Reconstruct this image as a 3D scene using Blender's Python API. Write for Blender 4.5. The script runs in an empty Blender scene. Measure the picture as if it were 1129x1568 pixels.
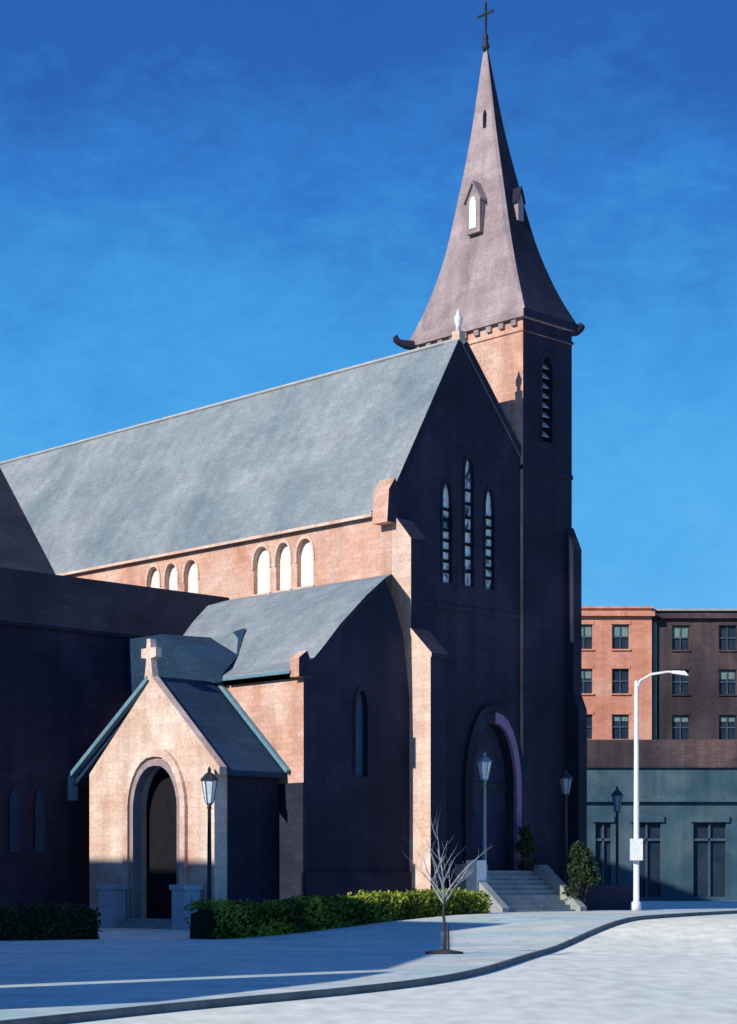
import bpy, bmesh, math, random
from mathutils import Vector, Matrix
random.seed(7)
sc = bpy.context.scene
R = math.radians

# ------------------------------------------------------------------ materials
def pm(name, cols, scale=0.6, rough=0.9, bump=0.25, stretch=(1,1,1), block=None, fine=9.0, mortar=0.75, contrast=(0.3,0.7), streak=0):
    m = bpy.data.materials.new(name); m.use_nodes = True
    nt = m.node_tree; N = nt.nodes; L = nt.links
    b = N["Principled BSDF"]; b.inputs["Roughness"].default_value = rough
    b.inputs["Specular IOR Level"].default_value = 0.2
    tc = N.new("ShaderNodeTexCoord"); mp = N.new("ShaderNodeMapping")
    mp.inputs["Scale"].default_value = stretch
    L.new(tc.outputs["Object"], mp.inputs["Vector"])
    n1 = N.new("ShaderNodeTexNoise"); n1.inputs["Scale"].default_value = scale
    n1.inputs["Detail"].default_value = 6; n1.inputs["Distortion"].default_value = 0.9
    L.new(mp.outputs[0], n1.inputs["Vector"])
    cr = N.new("ShaderNodeValToRGB"); e = cr.color_ramp.elements
    n = len(cols)
    lo, hi = contrast
    e[0].position = lo; e[0].color = (*cols[0],1); e[1].position = hi; e[1].color = (*cols[-1],1)
    for i in range(1, n-1):
        x = e.new(lo+(hi-lo)*i/(n-1)); x.color = (*cols[i],1)
    L.new(n1.outputs["Fac"], cr.inputs[0])
    n2 = N.new("ShaderNodeTexNoise"); n2.inputs["Scale"].default_value = fine
    n2.inputs["Detail"].default_value = 4
    L.new(mp.outputs[0], n2.inputs["Vector"])
    mr = N.new("ShaderNodeMapRange"); mr.inputs[1].default_value=.25; mr.inputs[2].default_value=.75
    mr.inputs[3].default_value=.78; mr.inputs[4].default_value=1.14
    L.new(n2.outputs["Fac"], mr.inputs[0])
    mx = N.new("ShaderNodeVectorMath"); mx.operation='SCALE'
    L.new(cr.outputs[0], mx.inputs[0]); L.new(mr.outputs[0], mx.inputs["Scale"])
    out = mx.outputs[0]
    if streak:   # rain streaking down the masonry
        ms = N.new("ShaderNodeMapping"); ms.inputs["Scale"].default_value=(1.6,1.6,.09)
        L.new(tc.outputs["Object"], ms.inputs["Vector"])
        n3 = N.new("ShaderNodeTexNoise"); n3.inputs["Scale"].default_value=1; n3.inputs["Detail"].default_value=4
        L.new(ms.outputs[0], n3.inputs["Vector"])
        m3 = N.new("ShaderNodeMapRange"); m3.inputs[1].default_value=.35; m3.inputs[2].default_value=.65
        m3.inputs[3].default_value=1-streak; m3.inputs[4].default_value=1+streak*.4
        L.new(n3.outputs["Fac"], m3.inputs[0])
        s3 = N.new("ShaderNodeVectorMath"); s3.operation='SCALE'
        L.new(out, s3.inputs[0]); L.new(m3.outputs[0], s3.inputs["Scale"]); out=s3.outputs[0]
    if block:
        sp = N.new("ShaderNodeSeparateXYZ"); L.new(tc.outputs["Object"], sp.inputs[0])
        ad = N.new("ShaderNodeMath"); ad.operation='ADD'
        L.new(sp.outputs[0], ad.inputs[0]); L.new(sp.outputs[1], ad.inputs[1])
        cb = N.new("ShaderNodeCombineXYZ")
        if block[2]=='flat':
            L.new(sp.outputs[0], cb.inputs[0]); L.new(sp.outputs[1], cb.inputs[1])
        elif block[2]=='roof':
            L.new(sp.outputs[1], cb.inputs[0]); L.new(sp.outputs[2], cb.inputs[1])
        else:
            L.new(ad.outputs[0], cb.inputs[0]); L.new(sp.outputs[2], cb.inputs[1])
        br = N.new("ShaderNodeTexBrick"); br.inputs["Scale"].default_value=1
        br.inputs["Brick Width"].default_value=block[0]; br.inputs["Row Height"].default_value=block[1]
        br.inputs["Mortar Size"].default_value=min(block[0],block[1])*.07
        br.inputs["Mortar Smooth"].default_value=.4
        br.inputs["Color1"].default_value=(1.05,1.05,1.05,1); br.inputs["Color2"].default_value=(.88,.88,.90,1)
        br.inputs["Mortar"].default_value=(mortar,mortar,mortar,1)
        L.new(cb.outputs[0], br.inputs["Vector"])
        mu = N.new("ShaderNodeVectorMath"); mu.operation='MULTIPLY'
        L.new(out, mu.inputs[0]); L.new(br.outputs["Color"], mu.inputs[1]); out = mu.outputs[0]
    L.new(out, b.inputs["Base Color"])
    bp = N.new("ShaderNodeBump"); bp.inputs["Strength"].default_value=bump; bp.inputs["Distance"].default_value=.05
    L.new(n2.outputs["Fac"], bp.inputs["Height"]); L.new(bp.outputs[0], b.inputs["Normal"])
    return m

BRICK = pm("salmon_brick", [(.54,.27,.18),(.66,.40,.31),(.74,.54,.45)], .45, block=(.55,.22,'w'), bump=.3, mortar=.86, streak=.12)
STONE_D = pm("shade_dark_stone", [(.013,.016,.034),(.024,.026,.052),(.046,.040,.074)], .2, block=(.7,.3,'w'), bump=.3, mortar=.9, streak=.2)  # shade of the unlit fronts is put into this stone's dark colour
STONE_L = pm("pale_sandstone", [(.64,.41,.31),(.72,.53,.43),(.78,.65,.55)], .6, block=(.7,.32,'w'), mortar=.88, streak=.12)
SPIRE = pm("spire_stone", [(.29,.22,.23),(.37,.29,.30),(.45,.36,.37)], .4, block=(.8,.35,'w'), mortar=.93, streak=.15)
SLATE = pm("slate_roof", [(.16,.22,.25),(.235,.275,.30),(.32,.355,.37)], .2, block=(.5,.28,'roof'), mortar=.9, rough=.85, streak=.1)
SLATE_D = pm("shade_dark_slate", [(.013,.016,.032),(.022,.025,.046),(.040,.04,.068)], .35, block=(.5,.28,'w'), rough=.9)
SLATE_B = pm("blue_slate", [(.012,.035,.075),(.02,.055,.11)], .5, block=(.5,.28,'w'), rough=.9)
COPPER = pm("weathered_copper", [(.10,.22,.30),(.16,.29,.37)], 1.5, rough=.7)
PURPLE = pm("mauve_lit_edge", [(.20,.12,.24),(.27,.17,.30)], 1.0)
GLASSP = pm("frosted_window", [(.72,.69,.63),(.86,.84,.78)], 1.2, rough=.4)
GLASSD = pm("dark_void", [(.006,.006,.01),(.012,.012,.018)], 1.0, rough=.9, bump=0)
GLASSB = pm("blue_glass", [(.05,.07,.12),(.08,.12,.18)], 1.5, rough=.4)
LEAD = pm("leaded_glass", [(.05,.08,.12),(.35,.48,.56),(.8,.86,.88)], 1.7, rough=.3, stretch=(1.5,1.5,1), contrast=(.38,.52))  # pale glints painted into the pane colour
DOORM = pm("blue_door", [(.025,.03,.065),(.04,.045,.085)], 1.0)
CONC = pm("stair_stone", [(.24,.26,.27),(.36,.37,.36)], 1.0)
PIER = pm("pier_stone", [(.34,.39,.45),(.46,.49,.53)], 1.0)
ROADM = pm("pale_road", [(.64,.68,.60),(.76,.77,.66),(.88,.85,.70)], .14, stretch=(1,.35,1), fine=2.2, bump=.12)
WALKM = pm("pavement_slabs", [(.40,.58,.58),(.54,.61,.58),(.72,.68,.58)], .28, stretch=(.4,1,1), block=(1.5,1.5,'flat'), mortar=.9, bump=.15, fine=3)
KERBM = pm("kerb_stone", [(.09,.11,.12),(.16,.18,.19)], 1.0)
EARTH = pm("ground_earth", [(.06,.08,.07),(.10,.11,.10)], .2)
HEDGEM = pm("hedge_leaf", [(.03,.05,.012),(.16,.21,.025),(.50,.52,.07)], .5, rough=.8)
HEDGES = pm("shrub_leaf", [(.015,.03,.015),(.03,.055,.02),(.05,.08,.03)], 1, rough=.8)
HEDGEC = pm("hedge_core", [(.008,.014,.008),(.015,.025,.012)], 1)
IRON = pm("dark_iron", [(.02,.025,.035),(.035,.04,.05)], 3, rough=.5)
IRONL = pm("pale_blue_iron", [(.16,.24,.30),(.24,.32,.38)], 3, rough=.5)
LGLASS = pm("lantern_glass", [(.6,.7,.75),(.75,.82,.84)], 5, rough=.2, bump=0)
WHITE = pm("white_paint", [(.68,.70,.70),(.8,.8,.78)], 3, rough=.5, bump=.05)
BARK = pm("young_bark", [(.26,.28,.32),(.40,.42,.44)], 4)
BARKD = pm("dark_bark", [(.03,.03,.035),(.06,.055,.06)], 4)
ORANGE = pm("orange_brick", [(.60,.24,.15),(.72,.32,.22),(.78,.44,.32)], .25, block=(.6,.25,'w'), mortar=.88, streak=.12)
BROWN = pm("shade_toned_brick", [(.055,.045,.05),(.085,.065,.07),(.22,.13,.12)], .16, block=(.6,.25,'w'), contrast=(.35,.75), streak=.25)
TEAL = pm("teal_render", [(.03,.075,.11),(.05,.105,.145),(.09,.145,.17)], .3, streak=.2)
TEALD = pm("dark_teal", [(.012,.025,.045),(.025,.045,.07)], .8, rough=.4)
TRIM = pm("stone_trim", [(.36,.36,.36),(.45,.44,.42)], 1)
BLIND = pm("window_blind", [(.10,.2,.2),(.2,.3,.28)], 1)

# ------------------------------------------------------------------ mesh helpers
def link(o, parent=None):
    sc.collection.objects.link(o)
    if parent: o.parent = parent
    return o
def mesh(name, v, f, mat, parent=None, smooth=False):
    me = bpy.data.meshes.new(name); me.from_pydata([tuple(p) for p in v], [], f)
    bm = bmesh.new(); bm.from_mesh(me); bmesh.ops.recalc_face_normals(bm, faces=bm.faces); bm.to_mesh(me); bm.free()
    mats = mat if isinstance(mat,(list,tuple)) else [mat]
    for m in mats: me.materials.append(m)
    if smooth:
        for p in me.polygons: p.use_smooth = True
    return link(bpy.data.objects.new(name, me), parent)
def box(name, x0,x1,y0,y1,z0,z1, mat, parent=None):
    v=[(x,y,z) for x in (x0,x1) for y in (y0,y1) for z in (z0,z1)]
    f=[(0,1,3,2),(4,6,7,5),(0,4,5,1),(2,3,7,6),(0,2,6,4),(1,5,7,3)]
    return mesh(name,v,f,mat,parent)
def prism(name, poly, plane, d0, d1, mat, parent=None):
    n=len(poly); mk=(lambda a,b,d:(a,d,b)) if plane=='xz' else ((lambda a,b,d:(d,a,b)) if plane=='yz' else (lambda a,b,d:(a,b,d)))
    v=[mk(a,b,d0) for a,b in poly]+[mk(a,b,d1) for a,b in poly]
    f=[tuple(range(n)), tuple(range(2*n-1,n-1,-1))]+[(i,(i+1)%n,(i+1)%n+n,i+n) for i in range(n)]
    return mesh(name,v,f,mat,parent)
def arch(c,hw,z0,zs,za,n=7):
    pts=[(c-hw,z0),(c+hw,z0)]
    for i in range(n+1):
        a=i/n; pts.append((c+hw*math.cos(a*math.pi/2)**.85, zs+(za-zs)*math.sin(a*math.pi/2)**1.15))
    for i in range(n-1,-1,-1):
        a=i/n; pts.append((c-hw*math.cos(a*math.pi/2)**.85, zs+(za-zs)*math.sin(a*math.pi/2)**1.15))
    return pts
def ring(name, outer, inner, plane, d0, d1, mat, parent):
    o=outer[1:]+outer[:1]; i=inner[1:]+inner[:1]; n=len(o)
    mk=(lambda a,b,d:(a,d,b)) if plane=='xz' else (lambda a,b,d:(d,a,b))
    v=[mk(*p,d0) for p in o]+[mk(*p,d0) for p in i]+[mk(*p,d1) for p in o]+[mk(*p,d1) for p in i]
    f=[]
    for k in range(n-1):
        f+=[(k,k+1,n+k+1,n+k),(2*n+k,3*n+k,3*n+k+1,2*n+k+1),(k,2*n+k,2*n+k+1,k+1),(n+k,n+k+1,3*n+k+1,3*n+k)]
    f+=[(0,n,3*n,2*n),(n-1,2*n-1,4*n-1,3*n-1)]
    return mesh(name,v,f,mat,parent)
def cut(o, cutters):
    for c in cutters:
        m=o.modifiers.new("b","BOOLEAN"); m.operation='DIFFERENCE'; m.object=c; m.solver='EXACT'
    bpy.context.view_layer.update()
    dg=bpy.context.evaluated_depsgraph_get()
    me=bpy.data.meshes.new_from_object(o.evaluated_get(dg))
    o.modifiers.clear(); o.data=me
    for c in cutters: bpy.data.objects.remove(c)
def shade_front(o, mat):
    # shade painted in: darker material on faces turned from the sun (local -Y)
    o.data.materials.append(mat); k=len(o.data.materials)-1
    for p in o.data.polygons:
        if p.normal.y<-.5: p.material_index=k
def lathe(name, prof, segs, mat, parent=None, loc=(0,0,0), smooth=True):
    v=[];f=[]
    for r,z in prof:
        for i in range(segs):
            a=2*math.pi*i/segs; v.append((loc[0]+r*math.cos(a),loc[1]+r*math.sin(a),loc[2]+z))
    for j in range(len(prof)-1):
        for i in range(segs):
            f.append((j*segs+i,j*segs+(i+1)%segs,(j+1)*segs+(i+1)%segs,(j+1)*segs+i))
    f.append(tuple(range(segs))); f.append(tuple(range(len(v)-segs,len(v))))
    return mesh(name,v,f,mat,parent,smooth)
def tube_data(V,F,pts,rad,segs=6):
    base=len(V)
    for i,p in enumerate(pts):
        d=(pts[min(i+1,len(pts)-1)]-pts[max(i-1,0)]).normalized()
        u=d.orthogonal().normalized(); w=d.cross(u)
        for k in range(segs):
            a=2*math.pi*k/segs; V.append(p+(u*math.cos(a)+w*math.sin(a))*rad[i])
    for i in range(len(pts)-1):
        for k in range(segs):
            F.append((base+i*segs+k,base+i*segs+(k+1)%segs,base+(i+1)*segs+(k+1)%segs,base+(i+1)*segs+k))
def tube(name,pts,rad,mat,parent=None,segs=8):
    V=[];F=[]; tube_data(V,F,[Vector(p) for p in pts],rad,segs); return mesh(name,V,F,mat,parent,True)
def empty(name, loc=(0,0,0), rot=0):
    e=bpy.data.objects.new(name,None); e.location=loc; e.rotation_euler=(0,0,rot); sc.collection.objects.link(e); return e

# ------------------------------------------------------------------ terrain height
A=44.3; F=(math.cos(R(A)),math.sin(R(A))); G=(-math.sin(R(A)),math.cos(R(A))); O=(0.92,78.0)
def W(s,t): return (O[0]+s*F[0]+t*G[0], O[1]+s*F[1]+t*G[1])
def gz(x,y):
    s=(x-O[0])*F[0]+(y-O[1])*F[1]; k=max(0,min(1,(s+14)/14)); return .7*k*k*(3-2*k)

def frange(a,b,st):
    r=[];x=a
    while x<=b+1e-6: r.append(x); x+=st
    return r
xs=[-2500,-600,-200,-100]+frange(-60,90,2)+[140,300,800,2500]
ys=[-600,-100]+frange(-20,180,2)+[230,400,1000,4000]
V=[(x,y,gz(x,y)-.04) for y in ys for x in xs]; n=len(xs)
Fc=[(j*n+i,j*n+i+1,(j+1)*n+i+1,(j+1)*n+i) for j in range(len(ys)-1) for i in range(n-1)]
mesh("ground",V,Fc,EARTH)
K=[(-40,-60),(-14,2),(-8.6,18),(-3.8,28.8),(1.5,39.2),(5.2,55.5),(9.3,68),(14.8,81),(25,100),(42,126),(70,165)]
def cr(p0,p1,p2,p3,t):
    return tuple(.5*((2*p1[i])+(-p0[i]+p2[i])*t+(2*p0[i]-5*p1[i]+4*p2[i]-p3[i])*t*t+(-p0[i]+3*p1[i]-3*p2[i]+p3[i])*t**3) for i in range(len(p0)))
kp=[]
for i in range(1,len(K)-2):
    for j in range(12): kp.append(cr(K[i-1],K[i],K[i+1],K[i+2],j/12))
kp.append(K[-2])
def strip(name, offs, dz, mat):
    V=[];n=len(offs)
    for x,y in kp:
        for o in offs: V.append((x+o,y,gz(x+o,y)+dz))
    Fc=[(j*n+i,j*n+i+1,(j+1)*n+i+1,(j+1)*n+i) for j in range(len(kp)-1) for i in range(n-1)]
    return mesh(name,V,Fc,mat)
strip("road", frange(0,60,2), .0, ROADM)
strip("pavement", [-x for x in frange(.12,60,1.99)], .13, WALKM)
V=[];Fc=[]
for x,y in kp:
    z=gz(x,y)
    V+= [(x-.12,y,z-.1),(x-.12,y,z+.135),(x-.02,y,z+.135),(x,y,z+.11),(x,y,z-.1)]
for j in range(len(kp)-1):
    for i in range(4): Fc.append((j*5+i,j*5+i+1,(j+1)*5+i+1,(j+1)*5+i))
mesh("kerb",V,Fc,KERBM)

# ------------------------------------------------------------------ church
CH=empty("gothic_church",(O[0],O[1],0),R(A))
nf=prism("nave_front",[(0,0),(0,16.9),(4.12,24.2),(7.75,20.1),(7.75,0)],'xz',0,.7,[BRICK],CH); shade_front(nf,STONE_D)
lan=[(3.2,.27,14.3,17.7,18.4),(4.52,.27,14.3,18.8,19.6),(5.8,.27,14.3,17.7,18.5)]
cs=[prism("c",arch(*l),'xz',-1,2,STONE_D,CH) for l in lan]
cs.append(prism("c",arch(6.0,1.35,2.5,6.2,8.7),'xz',-1,2,STONE_D,CH))
cut(nf,cs)
for i,l in enumerate(lan):
    c,hw,z0,zs,za=l
    prism("lancet_glass_%d"%i,arch(c,hw+.05,z0-.05,zs,za+.05),'xz',.16,.22,LEAD,CH)
    ring("lancet_surround_%d"%i,arch(c,hw+.1,z0,zs,za+.15),arch(c,hw,z0,zs,za),'xz',-.05,.02,STONE_D,CH)
    for k in range(1,8):
        z=z0+(zs-z0)*k/8+.05; box("lancet_bar_%d_%d"%(i,k),c-hw,c+hw,.08,.155,z-.06,z+.06,GLASSD,CH)
prism("portal_door",arch(6.0,1.4,2.5,6.2,8.75),'xz',.5,.6,DOORM,CH)
box("portal_mullion",5.94,6.06,.4,.495,2.5,6.6,IRON,CH)
box("portal_transom",4.66,7.34,.4,.495,6.0,6.2,IRON,CH)
o=ring("portal_arch",arch(6.0,1.66,2.5,6.2,9.15),arch(6.0,1.35,2.5,6.2,8.7),'xz',-.16,.03,[STONE_D,PURPLE],CH)
for p in o.data.polygons:
    if p.center.x>6.0: p.material_index=1  # right half lighter: mauve stands in for the lit edge
ring("portal_arch_outer",arch(6.0,1.85,2.5,6.2,9.5),arch(6.0,1.67,2.5,6.2,9.17),'xz',-.17,.02,STONE_D,CH)
box("string_course",0.92,7.6,-.06,-.003,13.2,13.4,STONE_D,CH)
nw=box("clerestory_wall",0.0,.6,.702,24,0,16.8,BRICK,CH)
wins=[(15.3,.46),(14.0,.44),(12.6,.48),(7.85,.52),(6.46,.46),(5.1,.50)]
cut(nw,[prism("c",arch(c,hw,14.35,15.7,16.35),'yz',-1,.35,BRICK,CH) for c,hw in wins])
for i,(c,hw) in enumerate(wins):
    prism("clerestory_glass_%d"%i,arch(c,hw-.0,14.35,15.7,16.35),'yz',.22,.34,GLASSP,CH)
    ring("clerestory_hood_%d"%i,arch(c,hw+.10,15.4,15.7,16.5),arch(c,hw,15.4,15.7,16.35),'yz',-.05,.02,STONE_L,CH)
    box("clerestory_sill_%d"%i,-.08,.2,c-hw-.08,c+hw+.08,14.24,14.35,STONE_L,CH)
box("nave_far_wall",8.0,8.6,.702,45,0,19.4,BRICK,CH)
def roofslab(name, pts, th, mat, parent, d=(0,0,-1)):
    v=[Vector(p) for p in pts]; v2=[p+Vector(d)*th for p in v]; n=len(v)
    f=[tuple(range(n)),tuple(range(2*n-1,n-1,-1))]+[(i,(i+1)%n,(i+1)%n+n,i+n) for i in range(n)]
    return mesh(name,v+v2,f,mat,parent)
sl=(24.2-16.9)/4.12
roofslab("nave_roof_slope",[(-.16,.75,16.9-.16*sl+.25),(4.12,.75,24.45),(4.12,46,24.45),(-.16,46,16.9-.16*sl+.25)],.2,SLATE,CH)
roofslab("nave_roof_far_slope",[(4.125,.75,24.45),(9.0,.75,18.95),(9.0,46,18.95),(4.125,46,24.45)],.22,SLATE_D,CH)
tube("ridge_tiles",[(4.12,.5,24.5),(4.12,46,24.5)],[.08,.08],TRIM,CH)
box("eave_gutter",-.25,-.165,.9,22.7,16.68,16.80,STONE_L,CH)
def coping(name,a,b,y0,y1,th,mat):
    (x0,z0),(x1,z1)=a,b; L=math.hypot(x1-x0,z1-z0); nx,nz=-(z1-z0)/L*th,(x1-x0)/L*th
    if nz<0: nx,nz=-nx,-nz
    return prism(name,[(x0,z0),(x1,z1),(x1+nx,z1+nz),(x0+nx,z0+nz)],'xz',y0,y1,mat,CH)
o=coping("gable_coping",(-.15,16.7),(4.12,24.23),-.06,.76,.32,[SLATE]); shade_front(o,SLATE_D)
o=coping("gable_coping_far",(4.12,24.23),(7.74,20.13),-.06,.76,.3,[SLATE]); shade_front(o,STONE_D)
box("gable_finial_base",3.95,4.3,0,.42,24.3,24.8,STONE_L,CH)
lathe("gable_finial",[(.13,0),(.1,.25),(.17,.4),(.17,.6),(.07,.8),(.02,.95)],8,WHITE,CH,(4.12,.22,24.78))
o=prism("kneeler",[(-.5,16.3),(.1,16.3),(.2,17.6),(-.05,18.1),(-.4,17.6)],'xz',-.25,.6,[BRICK],CH); shade_front(o,STONE_D)
o=prism("corner_buttress",[(-.003,0),(-2.15,0),(-2.15,10.9),(-1.08,12.0),(-1.08,15.6),(-.003,16.8)],'yz',-.0,.9,[STONE_L],CH); shade_front(o,STONE_D)
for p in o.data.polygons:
    if p.normal.y<-.3 : p.material_index=1  # front and sloping offsets painted dark as the shaded side
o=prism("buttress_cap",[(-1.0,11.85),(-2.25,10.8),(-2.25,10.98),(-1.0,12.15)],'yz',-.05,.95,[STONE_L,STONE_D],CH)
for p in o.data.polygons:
    if p.normal.x>-.5 : p.material_index=1  # every face but the sunward side painted dark as shade
# ---- tower
ts0,ts1,tt0,tt1=7.75,10.98,-.15,6.3
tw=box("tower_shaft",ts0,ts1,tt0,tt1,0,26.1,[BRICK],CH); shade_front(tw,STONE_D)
cut(tw,[prism("c",arch(9.3,.33,21.0,24.0,24.7),'xz',-1,.4,STONE_D,CH)])
prism("belfry_void",arch(9.3,.33,21.0,24.0,24.7),'xz',.28,.38,GLASSD,CH)
for k in range(8):
    z=21.25+k*.42
    mesh("belfry_louvre_%d"%k,[(8.98,.0,z),(9.62,.0,z),(9.62,.22,z+.24),(8.98,.22,z+.24),(8.98,.0,z+.05),(9.62,.0,z+.05),(9.62,.22,z+.29),(8.98,.22,z+.29)],
      [(0,1,2,3),(4,5,6,7),(0,1,5,4),(2,3,7,6),(1,2,6,5),(0,3,7,4)],PIER,CH)
ring("belfry_surround",arch(9.3,.43,21.0,24.0,24.9),arch(9.3,.33,21.0,24.0,24.7),'xz',-.2,-.13,STONE_D,CH)
prism("tower_buttress",[(-.152,0),(-.9,0),(-.9,9.5),(-.6,10.2),(-.6,16.5),(-.152,17.5)],'yz',10.55,11.1,STONE_D,CH)
o=prism("tower_side_buttress",[(ts1+.002,0),(ts1+.6,0),(ts1+.6,8.5),(ts1+.15,9.5),(ts1+.15,18),(ts1+.002,18.8)],'xz',.0,.9,STONE_D,CH)
box("tower_string",ts0-.03,ts1+.04,tt0-.04,tt1+.1,19.6,19.8,STONE_D,CH)
o=box("tower_cornice",ts0-.2,ts1+.2,tt0-.2,tt1+.2,26.05,26.4,[SPIRE],CH); shade_front(o,STONE_D)
o=box("tower_frieze",ts0-.06,ts1+.06,tt0-.06,tt1+.06,25.5,25.62,[BRICK],CH); shade_front(o,STONE_D)
for k in range(9):
    t=tt0+.3+k*.72; box("corbel_%d"%k,ts0-.13,ts0-.002,t,t+.28,25.78,26.04,SPIRE,CH)
cx,cy=(ts0+ts1)/2,(tt0+tt1)/2; hx,hy=(ts1-ts0)/2,(tt1-tt0)/2
p0=[(26.4,1.06,.0),(27.3,.92,.05),(28.5,.765,.10),(30.1,.60,.16),(32.4,.425,.2),(35.3,.225,.25),(38.9,.03,.3)]
prof=[]
for i in range(len(p0)-1):
    a=p0[max(i-1,0)];b=p0[i];c=p0[i+1];dd=p0[min(i+2,len(p0)-1)]
    for j in range(3): prof.append(cr(a,b,c,dd,j/3) if 0<i<len(p0)-2 else tuple(b[q]+(c[q]-b[q])*j/3 for q in range(3)))
prof.append(p0[-1])
V=[];Fc=[]
for z,f,c in prof:
    a,b=hx*f,hy*f; ca=max(min(a,b)*c,.001)
    k=(z-26.4)/12.5; X=cx-.2*k; Y=cy+.2*k
    V+=[(X-a,Y-b+ca,z),(X-a+ca,Y-b,z),(X+a-ca,Y-b,z),(X+a,Y-b+ca,z),(X+a,Y+b-ca,z),(X+a-ca,Y+b,z),(X-a+ca,Y+b,z),(X-a,Y+b-ca,z)]
for j in range(len(prof)-1):
    for i in range(8): Fc.append((j*8+i,j*8+(i+1)%8,(j+1)*8+(i+1)%8,(j+1)*8+i))
Fc+=[tuple(range(8)),tuple(range(len(V)-8,len(V)))]
sp=mesh("spire",V,Fc,[SPIRE],CH)
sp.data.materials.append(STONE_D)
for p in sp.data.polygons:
    if p.normal.y<-.6 and abs(p.normal.x)<.5: p.material_index=1  # shaded side of the spire painted darker
fx,fy=cx-.2,cy+.2
lathe("spire_finial",[(.10,0),(.18,.25),(.09,.5),(.14,.65),(.05,.85),(.045,1.1)],8,IRON,CH,(fx,fy,38.8))
box("spire_cross_shaft",fx-.04,fx+.04,fy-.04,fy+.04,39.8,41.0,IRON,CH)
box("spire_cross_arm",fx-.04,fx+.04,fy-.45,fy+.45,40.45,40.54,IRON,CH)
prism("lucarne_body",[(2.7,30.5),(3.5,30.5),(3.5,31.9),(3.1,32.6),(2.7,31.9)],'yz',8.15,9.2,SPIRE,CH)
prism("lucarne_window",arch(3.1,.2,30.7,31.7,32.1),'yz',8.11,8.148,WHITE,CH)
prism("lucarne_roof",[(2.6,31.85),(3.1,32.7),(3.6,31.85),(3.6,31.95),(3.1,32.82),(2.6,31.95)],'yz',8.07,9.2,SPIRE,CH)
prism("lucarne_side_body",[(9.15,30.9),(9.5,30.9),(9.5,31.7),(9.32,32.2),(9.15,31.7)],'xz',1.35,2.4,[SPIRE],CH)
prism("lucarne_side_roof",[(9.08,31.65),(9.32,32.25),(9.56,31.65),(9.56,31.76),(9.32,32.4),(9.08,31.76)],'xz',1.28,2.4,STONE_D,CH)
prism("spire_slit",[(2.98,35.3),(3.14,35.3),(3.14,35.9),(3.06,36.1),(2.98,35.9)],'yz',8.83,8.95,GLASSD,CH)
def garg(nm,p,d,l):
    p=Vector(p); d=Vector(d).normalized()
    tube(nm,[p-d*.3,p+d*l*.4+Vector((0,0,.02)),p+d*l*.75+Vector((0,0,.12)),p+d*l*.9+Vector((0,0,.3)),p+d*l+Vector((0,0,.25))],[.26,.2,.15,.18,.06],STONE_D,CH,7)
garg("gargoyle_a",(ts0-.1,tt1,26.1),(-.6,.8,.1),.9)
garg("gargoyle_b",(ts1+.1,tt0,26.1),(.9,-.5,0),.45)
# ---- aisle
prof_a=[(-4.6,10.9),(-3.8,11.75),(-2.4,13.0),(-1.35,13.8)]
o=prism("aisle_front",[(-5.66,0),(-5.66,10.25),(-5.25,10.2)]+prof_a+[(-.8,12.9),(-.35,11.7),(-.01,9.2),(-.01,0)],'xz',-1.0,-.3,[BRICK],CH); shade_front(o,STONE_D)
cut(o,[prism("c",arch(-2.65,.3,6.1,8.6,9.4),'xz',-2,-.6,STONE_D,CH)])
prism("aisle_lancet_glass",arch(-2.65,.3,6.1,8.6,9.4),'xz',-.78,-.62,GLASSB,CH)
ring("aisle_lancet_surround",arch(-2.65,.42,6.1,8.6,9.6),arch(-2.65,.3,6.1,8.6,9.4),'xz',-1.05,-.98,STONE_D,CH)
box("aisle_body",-5.655,-.02,-.298,22,0,9.7,BRICK,CH)
pr=[(-5.98,10.05),(-5.2,10.42)]+[(a,b+.1) for a,b in prof_a]+[(-.02,14.3)]
V=[];Fc=[]
for a,b in pr: 
    y0=-1.02 if a<-1.2 else -.02
    V+=[(a,y0,b),(a,10.5,b),(a,10.5,b-.2),(a,y0,b-.2)]
for i in range(len(pr)-1):
    for k in range(4): Fc.append((i*4+k,i*4+(k+1)%4,i*4+4+(k+1)%4,i*4+4+k))
Fc+=[(0,1,2,3),tuple(range(len(V)-4,len(V)))]
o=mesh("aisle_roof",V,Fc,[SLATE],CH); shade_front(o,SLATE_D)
# blue slate sheet shaped and coloured as the shadow wedge on the aisle roof
mesh("aisle_shadow_wedge",[(-6.05,3.3,10.06),(-6.05,7.0,12.0),(-3.3,7.0,12.1),(-3.45,4.9,12.3),(-6.05,10.4,12.0),(-3.3,10.4,12.1),(-6.05,3.3,9.8),(-6.05,10.4,9.8),(-4.6,4.0,11.02)],
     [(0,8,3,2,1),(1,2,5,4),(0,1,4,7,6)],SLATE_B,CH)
box("aisle_gutter",-6.1,-5.985,-.7,3.2,9.84,9.95,COPPER,CH)
o=prism("aisle_kneeler",[(-6.02,9.7),(-5.4,9.7),(-5.4,10.3),(-5.6,10.7),(-6.02,10.4)],'xz',-1.14,-.65,[BRICK],CH); shade_front(o,STONE_D)
box("aisle_plinth",-5.8,-.01,-1.12,-1.003,0,2.4,STONE_D,CH)
box("aisle_base_shade",-5.80,-5.662,-1.12,.28,0,5.75,SLATE_D,CH)  # dark slab standing in for shade on the lower aisle wall
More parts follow.
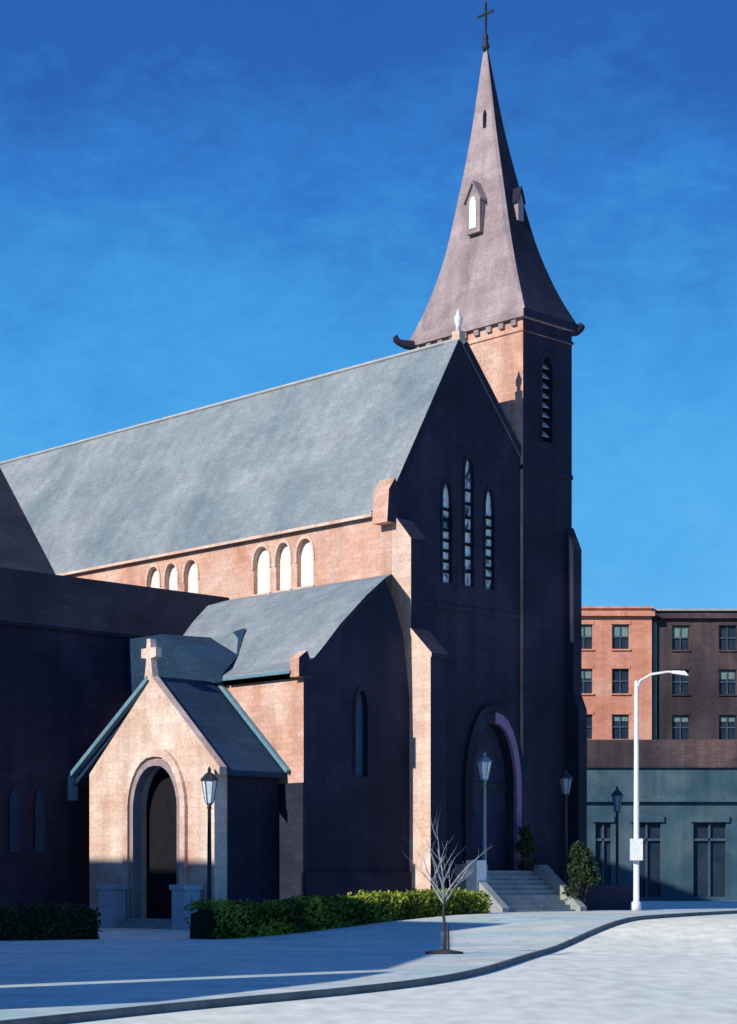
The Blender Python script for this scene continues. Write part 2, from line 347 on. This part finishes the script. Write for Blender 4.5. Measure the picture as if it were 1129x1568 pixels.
# ---- chapel beside the transept
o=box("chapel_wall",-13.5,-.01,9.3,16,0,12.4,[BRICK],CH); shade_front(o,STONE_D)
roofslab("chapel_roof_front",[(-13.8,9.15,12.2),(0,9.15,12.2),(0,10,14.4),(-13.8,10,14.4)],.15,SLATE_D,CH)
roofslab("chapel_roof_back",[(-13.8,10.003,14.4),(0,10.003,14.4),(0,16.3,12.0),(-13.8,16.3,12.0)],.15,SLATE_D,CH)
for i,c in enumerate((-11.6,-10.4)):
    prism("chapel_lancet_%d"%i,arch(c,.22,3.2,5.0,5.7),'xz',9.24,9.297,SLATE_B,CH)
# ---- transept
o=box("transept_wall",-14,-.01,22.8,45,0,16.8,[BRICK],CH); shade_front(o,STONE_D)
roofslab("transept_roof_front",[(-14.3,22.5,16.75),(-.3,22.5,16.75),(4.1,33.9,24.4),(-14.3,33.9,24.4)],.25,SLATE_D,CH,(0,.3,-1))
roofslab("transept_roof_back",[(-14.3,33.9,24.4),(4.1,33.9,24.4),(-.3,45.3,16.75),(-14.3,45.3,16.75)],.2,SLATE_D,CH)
prism("transept_gable",[(22.8,16.8),(45,16.8),(33.9,24.0)],'yz',-14,-13.5,BRICK,CH)
# ---- porch
pf=prism("porch_front",[(.3,0),(8,0),(8,6.3),(4.1,9.75),(.3,6.4)],'yz',-8.91,-8.3,STONE_L,CH)
cut(pf,[prism("c",arch(3.75,1.38,-1,4.9,6.5),'yz',-10,-8,STONE_L,CH)])
ring("porch_arch",arch(3.75,1.9,0,4.9,7.1),arch(3.75,1.60,0,4.9,6.8),'yz',-9.06,-8.905,STONE_L,CH)
ring("porch_arch_inner",arch(3.75,1.55,0,4.9,6.7),arch(3.75,1.34,0,4.9,6.46),'yz',-8.99,-8.6,SPIRE,CH)
prism("porch_doorway",arch(3.75,1.5,0,4.9,6.6),'yz',-8.2,-8.1,GLASSD,CH)
o=box("porch_side_wall",-8.298,-5.81,0.3,.8,0,6.2,[BRICK],CH); shade_front(o,STONE_D)
box("porch_side_wall_far",-8.298,-5.66,7.5,8,0,6.2,BRICK,CH)
roofslab("porch_roof",[(-8.75,-.1,6.15),(-5.663,-.1,6.15),(-5.663,4.1,9.9),(-8.75,4.1,9.9)],.2,SLATE_B,CH)
roofslab("porch_roof_far",[(-8.75,9.3,6.0),(-5.663,9.3,6.0),(-5.663,4.102,9.9),(-8.75,4.102,9.9)],.2,SLATE_B,CH)
prism("porch_coping",[(-.15,5.95),(4.1,9.78),(4.1,10.08),(-.15,6.25)],'yz',-9.05,-8.7,STONE_L,CH)
prism("porch_coping_far",[(9.5,6.0),(4.102,9.78),(4.102,9.98),(9.5,6.2)],'yz',-9.0,-8.7,COPPER,CH)
prism("porch_flashing",[(-.3,6.25),(4.1,10.2),(4.1,10.0),(-.2,6.14)],'yz',-5.85,-5.662,COPPER,CH)
prism("porch_eave_block",[(9.2,5.3),(9.75,5.3),(9.75,6.1),(9.2,6.3)],'yz',-9.05,-8.6,COPPER,CH)
prism("porch_cross",[(3.85,9.8),(4.35,9.8),(4.24,10.55),(4.55,10.6),(4.55,10.95),(4.24,10.95),(4.2,11.3),(4.0,11.3),(3.96,10.95),(3.65,10.95),(3.65,10.6),(3.96,10.55)],'yz',-9.0,-8.72,STONE_L,CH)
for i,t in enumerate((.75,5.25)):
    box("stair_post_%d"%i,-9.95,-9.2,t,t+.75,0,1.75,PIER,CH)
    box("stair_post_cap_%d"%i,-10.02,-9.13,t-.06,t+.81,1.753,1.93,PIER,CH)
for k in range(4):
    box("porch_step_%d"%k,-10.2+k*.3,-9.07,1.6,5.15,.001+.16*k,.16*(k+1),CONC,CH)
# ---- main stairs
box("landing",3.2,7.5,-1.0,-.27,.3,2.5,CONC,CH)
for k in range(9):
    box("step_%d"%k,3.2,7.5,-1.003-.28*(k+1),-1.003-.28*k,.3,2.5-.2*(k+1)+.0,CONC,CH)
for i,x in enumerate((2.7,7.503)):
    prism("stair_cheek_%d"%i,[(-.95,0.3),(-3.5,0.3),(-3.5,1.0),(-1.4,2.75),(-.95,2.75)],'yz',x,x+.4,CONC,CH)
box("stair_pier",2.62,3.18,-2.2,-1.6,.3,2.9,WHITE,CH)
box("area_wall",8.3,12.5,-2.2,-1.9,.3,1.9,STONE_D,CH)

# ------------------------------------------------------------------ hedges & shrub
def leaves(V,Fc,p,size):
    d=Vector((random.gauss(0,1),random.gauss(0,1),random.gauss(0,1))).normalized(); u=d.orthogonal().normalized(); w=d.cross(u)
    s=size*random.uniform(.6,1.3); b=len(V)
    V+= [p+u*s,p+w*s*.55,p-u*s,p-w*s*.55]; Fc.append((b,b+1,b+2,b+3))
def hedge(name,a,b,wid,h0,h1,n,mat):
    e=empty(name); a=Vector(a);b=Vector(b); d=(b-a); L=d.length; d.normalize(); q=Vector((-d.y,d.x))
    V=[];Fc=[]
    m=int(L/.5)
    for i in range(m+1):
        t=i/m; c=a+(b-a)*t; h=h0+(h1-h0)*t+random.uniform(-.2,.02); z=gz(c.x,c.y); w=wid*.43*random.uniform(.85,1.05)
        for o,zz in ((-w,0),(-w*1.05,h*.5),(-w*.85,h*.9),(0,h),(w*.85,h*.9),(w,0)):
            V.append((c.x+q.x*o,c.y+q.y*o,z+zz))
    for i in range(m):
        for k in range(5): Fc.append((i*6+k,i*6+k+1,i*6+k+7,i*6+k+6))
    Fc+=[tuple(range(6)),tuple(range(m*6,m*6+6))]
    mesh("core",V,Fc,HEDGEC,e)
    V=[];Fc=[]
    for _ in range(n):
        t=random.random(); c=a+(b-a)*t; h=h0+(h1-h0)*t; z=gz(c.x,c.y)
        h*=1+.05*math.sin(t*L*1.7)+.04*math.sin(t*L*4.1)+.03*math.sin(t*L*9.3)
        r=random.random()
        if r<.5: o=random.uniform(-.5,.5)*wid; zz=h+random.gauss(0,.07)
        else: o=(-.5 if random.random()<.7 else .5)*wid+random.gauss(0,.08); zz=random.uniform(.05,h)
        leaves(V,Fc,Vector((c.x+q.x*o,c.y+q.y*o,z+zz)),.085)
    mesh("foliage",V,Fc,mat,e)
hedge("hedge",(-5.6,65.0),(4.1,75.2),1.4,1.2,.85,11000,HEDGEM)
hedge("hedge",(-18,60.5),(-9.3,65.6),1.5,1.1,1.1,7000,HEDGES)
def shrub(name,loc,h,r,n):
    e=empty(name,loc); V=[];Fc=[]
    clumps=[]
    for _ in range(14):
        zz=random.uniform(.2,.95); rr=r*(1.05-zz)
        a=random.uniform(0,6.28); clumps.append((Vector((math.cos(a)*rr*.7,math.sin(a)*rr*.7,h*zz)),random.uniform(.25,.42)*r))
    for _ in range(n):
        c,k=random.choice(clumps); d=Vector((random.gauss(0,1),random.gauss(0,1),random.gauss(0,1))).normalized()
        leaves(V,Fc,c+d*k*random.uniform(.5,1.1),.08)
    mesh("foliage",V,Fc,HEDGES,e)
    V=[];Fc=[]
    for c,k in clumps: tube_data(V,Fc,[Vector((0,0,0)),c*.5+Vector((0,0,.1)),c],[.05,.035,.015],5)
    mesh("stems",V,Fc,BARKD,e)
x,y=W(8.3,-2.9); shrub("evergreen_shrub",(x,y,.7),3.0,1.2,2600)
x,y=W(7.3,-.7); shrub("evergreen_shrub",(x,y,2.3),2.0,.7,1200)

# ------------------------------------------------------------------ sapling
def sapling(name,loc):
    e=empty(name,loc); V=[];Fc=[]
    def grow(p,d,l,r,lv):
        pts=[p];rad=[r]; q=p.copy(); dd=d.copy()
        for i in range(4):
            dd=(dd+Vector((random.uniform(-.16,.16),random.uniform(-.16,.16),.06))).normalized(); q=q+dd*l/4
            pts.append(q.copy()); rad.append(r*(1-.17*(i+1)))
        tube_data(V,Fc,pts,rad,5)
        if lv<3:
            for k in range(4 if lv<2 else 2):
                i=random.choice((1,2,3,4)); a=random.uniform(0,6.28)
                nd=(dd*.9+Vector((math.cos(a),math.sin(a),.25))*.75).normalized()
                grow(pts[i],nd,l*random.uniform(.45,.65),rad[i]*.6,lv+1)
    trunk=[Vector((0,0,-.05)),Vector((.02,0,.5)),Vector((-.02,0,1.1)),Vector((.01,0,1.5))]
    tb=[];tf=[]; tube_data(tb,tf,trunk,[.065,.045,.038,.034],8); mesh("trunk",tb,tf,BARKD,e)
    for a,l,tilt,z in ((.3,1.1,.75,1.35),(2.9,1.15,.8,1.3),(1.4,1.3,.3,1.5),(4.4,1.35,.25,1.5),(3.6,1.2,.9,1.45),(5.9,1.2,.6,1.5),(0,1.5,.05,1.48)):
        d=Vector((math.cos(a)*tilt,math.sin(a)*tilt,1)).normalized()
        grow(Vector((0,0,z)),d,l,.028,1)
    mesh("branches",V,Fc,BARK,e)
    lathe("tree_pit",[(.5,0),(.5,.05),(.3,.08),(.1,.12)],14,BARKD,e)
    tube("stake",[(.12,0,0),(.10,0,.75)],[.03,.03],BARKD,e,6)
sapling("bare_sapling",(2.0,51.7,.13))

# ------------------------------------------------------------------ street lamps
def street_lamp(name,loc,h,mp_,mg):
    e=empty(name,loc); k=h/4.5
    lathe("post",[(.2,0),(.2,.12),(.15,.2),(.13,.5),(.16,.55),(.09,.65),(.075,2.2*k),(.06,3.5*k),(.1,3.52*k),(.06,3.58*k),(.13,3.66*k)],10,mp_,e)
    z=3.66*k
    lathe("lantern_glass",[(.13,z),(.26,z+.62*k)],6,mg,e,smooth=False)
    for i in range(6):
        a=2*math.pi*i/6
        tube("bar_%d"%i,[(.14*math.cos(a),.14*math.sin(a),z),(.275*math.cos(a),.275*math.sin(a),z+.62*k)],[.016,.016],mp_,e,4)
    lathe("cap",[(.31,z+.62*k),(.31,z+.66*k),(.16,z+.80*k),(.05,z+.86*k),(.07,z+.92*k),(.01,z+1.02*k)],6,mp_,e,smooth=False)
    return e
x,y=W(3.4,-1.9); street_lamp("street_lamp",(x,y,2.1),5.0,IRONL,LGLASS)
x,y=W(8.3,-2.05); street_lamp("street_lamp",(x,y,1.9),4.7,IRON,IRONL)
street_lamp("street_lamp",(12.7,100,.83),5.9,IRON,IRONL)
street_lamp("street_lamp",(-5.55,68.3,.14),5.7,IRON,LGLASS)
e=empty("highway_light",(11.15,81.5,.83))
lathe("pole",[(.2,0),(.2,.35),(.13,.4),(.11,5),(.085,9.55),(.02,9.6)],12,WHITE,e)
tube("arm",[(0,0,9.2),(.15,0,9.55),(.6,0,9.85),(1.3,0,9.95),(1.6,0,9.93)],[.07,.065,.055,.05,.05],WHITE,e)
mesh("lamp_head",[(1.45,-.12,9.88),(2.15,-.14,9.78),(2.2,.14,9.78),(1.45,.12,9.88),(1.5,-.08,10.0),(2.0,-.1,9.98),(2.0,.1,9.98),(1.5,.08,10.0)],
   [(0,1,2,3),(4,5,6,7),(0,1,5,4),(1,2,6,5),(2,3,7,6),(3,0,4,7)],WHITE,e)
box("control_box",-.3,.22,-.34,-.2,2.1,3.0,WHITE,e)
box("box_bracket",-.08,.08,-.197,-.1,2.3,2.8,IRON,e)

# ------------------------------------------------------------------ buildings across the street
def far_building(name,x0,x1,y0,y1,h,mat,cols,rows,ww,wh,glass=GLASSB):
    e=empty(name); w=box("walls",x0,x1,y0,y1,.4,h,mat,e)
    cu=[];
    for i,c in enumerate(cols):
        for j,r in enumerate(rows): cu.append(box("c",c-ww/2,c+ww/2,y0-1,y0+.3,r,r+wh,mat,e))
    cut(w,cu)
    for i,c in enumerate(cols):
        for j,r in enumerate(rows):
            k="%d_%d"%(i,j)
            box("glass_"+k,c-ww/2,c+ww/2,y0+.22,y0+.28,r,r+wh,TEALD,e)
            if (i+j)%3!=1: box("blind_"+k,c-ww/2+.06,c+ww/2-.06,y0+.205,y0+.215,r+wh*(.5+.12*((i*3+j)%3)),r+wh-.05,BLIND,e)
            box("sash_"+k,c-ww/2,c+ww/2,y0+.12,y0+.2,r+wh*.47,r+wh*.53,glass,e)
            box("mullion_"+k,c-.04,c+.04,y0+.13,y0+.19,r,r+wh,glass,e)
            box("sill_"+k,c-ww/2-.1,c+ww/2+.1,y0-.12,y0-.003,r-.12,r,mat,e)
            box("lintel_"+k,c-ww/2-.1,c+ww/2+.1,y0-.05,y0-.003,r+wh,r+wh+.25,mat,e)
    box("cornice",x0-.2,x1+.2,y0-.35,y0-.003,h-.6,h-.25,mat,e)
    box("parapet_cap",x0-.15,x1+.15,y0-.2,y1+.15,h,h+.15,TRIM if mat!=ORANGE else mat,e)
    return e
far_building("brick_apartment_building",9,21.7,150,172,23.0,ORANGE,[10.6,13.4,16.5,19.3],[19.9,16.5,13.0,9.5],1.3,1.9)
e=far_building("shade_toned_building",21.75,60,150.6,172,22.9,BROWN,[24.0,27.6,31,34.5,38,41.5,45,48.5,52],[19.9,16.5,13.0,9.5],1.3,1.9)  # dark brick stands in for shade on the right part of the block
box("downpipe",21.85,22.1,150.35,150.55,10,22,BLIND,e)
e=empty("teal_storefront_building")
w=box("walls",12.5,60,126,140,.3,9.4,TEAL,e)
op=[(14.6,15.6),(17.0,18.8),(20.9,23.0),(25.2,28),(30,33),(35,38)]
cut(w,[box("c",a,b,125,126.5,1.1,5.9,TEAL,e) for a,b in op])
for i,(a,b) in enumerate(op):
    box("shopfront_%d"%i,a,b,126.3,126.45,1.1,5.9,TEALD,e)
    box("frame_%d"%i,(a+b)/2-.06,(a+b)/2+.06,126.1,126.29,1.1,5.9,GLASSB,e)
    box("transom_%d"%i,a,b,126.1,126.285,4.7,4.85,GLASSB,e)
    box("lintel_%d"%i,a-.2,b+.2,125.85,125.997,5.9,6.3,TEAL,e)
box("fascia",12.3,60.2,125.7,125.997,7.2,7.6,TEAL,e)
box("parapet",12.3,60.2,125.8,140.2,9.403,11.2,BROWN,e)
# unseen terrace left of the view, roofline and gap shaped to shade pavement and porch
e=empty("unseen_shadow_terrace")
TE=math.tan(R(28))
def aq(a,q): return (.74*a+.673*q, .673*a-.74*q)
a0,a1=-6,10
for nm,q0,q1,r0,r1 in (("main",-80,-46.01,49.5,49.5),("shadow_wing_a",-46,-38,46,37.5),("shadow_wing_b",-37.99,-31.0,37.5,29),("shadow_wing_c",-30.2,-28,28.5,25),("shadow_wing_d",-27.99,-25,25,18.5)):
    h0,h1=(r0-10)*TE,(r1-10)*TE
    P=[aq(a0,q0),aq(a1,q0),aq(a1,q1),aq(a0,q1)]; H=[h0,h0,h1,h1]
    mesh(nm+"_walls",[(x,y,-.2) for x,y in P]+[(x,y,z-.3) for (x,y),z in zip(P,H)],[(0,1,2,3),(4,5,6,7),(0,1,5,4),(1,2,6,5),(2,3,7,6),(3,0,4,7)],BROWN,e)
    mesh(nm+"_roof",[(x,y,z-.297) for (x,y),z in zip(P,H)]+[(x,y,z) for (x,y),z in zip(P,H)],[(0,1,2,3),(4,5,6,7),(0,1,5,4),(1,2,6,5),(2,3,7,6),(3,0,4,7)],SLATE,e)
    k=q0+.6; i=0
    while k<q1-1.4:
        hh=h0+(h1-h0)*(k+1-q0)/(q1-q0)
        for z in frange(1.2,hh-3,3.2):
            prism("%s_window_%d"%(nm,i),[aq(a1+.01,k),aq(a1+.06,k),aq(a1+.06,k+1.1),aq(a1+.01,k+1.1)],'xy',z,z+1.8,GLASSB,e); i+=1
        k+=2.6

# ------------------------------------------------------------------ light
EL=28; sun_h=Vector((-.74,-.673)); 
d=Vector((sun_h.x*math.cos(R(EL)),sun_h.y*math.cos(R(EL)),math.sin(R(EL))))
sl_=bpy.data.lights.new("sun","SUN"); sl_.energy=5.0; sl_.angle=R(.5); sl_.color=(1,.94,.83)
so=bpy.data.objects.new("sun",sl_); so.rotation_euler=(d).to_track_quat('Z','Y').to_euler(); sc.collection.objects.link(so)
w=bpy.data.worlds.new("World"); sc.world=w; w.use_nodes=True; N=w.node_tree.nodes; L=w.node_tree.links
bg=N["Background"]; bg.inputs[1].default_value=.1
sky=N.new("ShaderNodeTexSky"); sky.sky_type='NISHITA'; sky.sun_disc=False; sky.sun_elevation=R(EL); sky.sun_rotation=math.atan2(d.x,d.y)
tc=N.new("ShaderNodeTexCoord"); sx=N.new("ShaderNodeSeparateXYZ"); L.new(tc.outputs["Generated"],sx.inputs[0])
def wn(scale,st,dist,rot=0):
    mp=N.new("ShaderNodeMapping"); mp.inputs["Scale"].default_value=st; mp.inputs["Rotation"].default_value=(0,rot,0); L.new(tc.outputs["Generated"],mp.inputs[0])
    n=N.new("ShaderNodeTexNoise"); n.inputs["Scale"].default_value=scale; n.inputs["Detail"].default_value=4; n.inputs["Distortion"].default_value=dist
    n.inputs["Roughness"].default_value=.6
    L.new(mp.outputs[0],n.inputs["Vector"]); return n
n1=wn(9,(1,1,1.1),.4); n2=wn(30,(1,1,1.8),.6,.6); n3=wn(85,(1,1,3.0),.4,-.6)
def M(op,a,b):
    m=N.new("ShaderNodeMath"); m.operation=op
    for i,x in enumerate((a,b)):
        if isinstance(x,(int,float)): m.inputs[i].default_value=x
        else: L.new(x,m.inputs[i])
    return m.outputs[0]
def nz(n,k): return M('MULTIPLY',M('SUBTRACT',n.outputs["Fac"],.5),k)
h=M('ADD',M('ADD',M('ADD',sx.outputs[2],nz(n1,.14)),nz(n2,.07)),nz(n3,.045))
rp=N.new("ShaderNodeValToRGB"); L.new(h,rp.inputs[0]); e=rp.color_ramp.elements
def lin(c): return tuple(((x/255+.055)/1.055)**2.4 if x>10 else x/255/12.92 for x in c)+(1,)
e[0].position=0; e[0].color=lin((112,190,240)); e[1].position=1; e[1].color=lin((58,112,190))
for p,c in ((.14,(90,176,234)),(.22,(70,162,228)),(.28,(58,146,218)),(.335,(46,120,200)),(.39,(37,95,176)),(.50,(36,88,168)),(.65,(50,105,185))):
    x=e.new(p); x.color=lin(c)
scl=N.new("ShaderNodeVectorMath"); scl.operation='SCALE'; scl.inputs["Scale"].default_value=10.8; L.new(rp.outputs[0],scl.inputs[0])
mx=N.new("ShaderNodeMixRGB"); mx.inputs[0].default_value=.95; L.new(sky.outputs[0],mx.inputs[1]); L.new(scl.outputs[0],mx.inputs[2])
L.new(mx.outputs[0],bg.inputs[0])

# ------------------------------------------------------------------ camera
cam=bpy.data.cameras.new("camera"); co=bpy.data.objects.new("camera",cam); sc.collection.objects.link(co)
co.location=(0,0,2.0); co.rotation_euler=(R(90),0,0)
cam.sensor_fit='HORIZONTAL'; cam.sensor_width=36; cam.lens=36*3000/1129; cam.shift_y=568/1129
cam.clip_start=.1; cam.clip_end=6000
sc.camera=co
sc.view_settings.view_transform='Standard'; sc.view_settings.look='None'; sc.view_settings.exposure=0
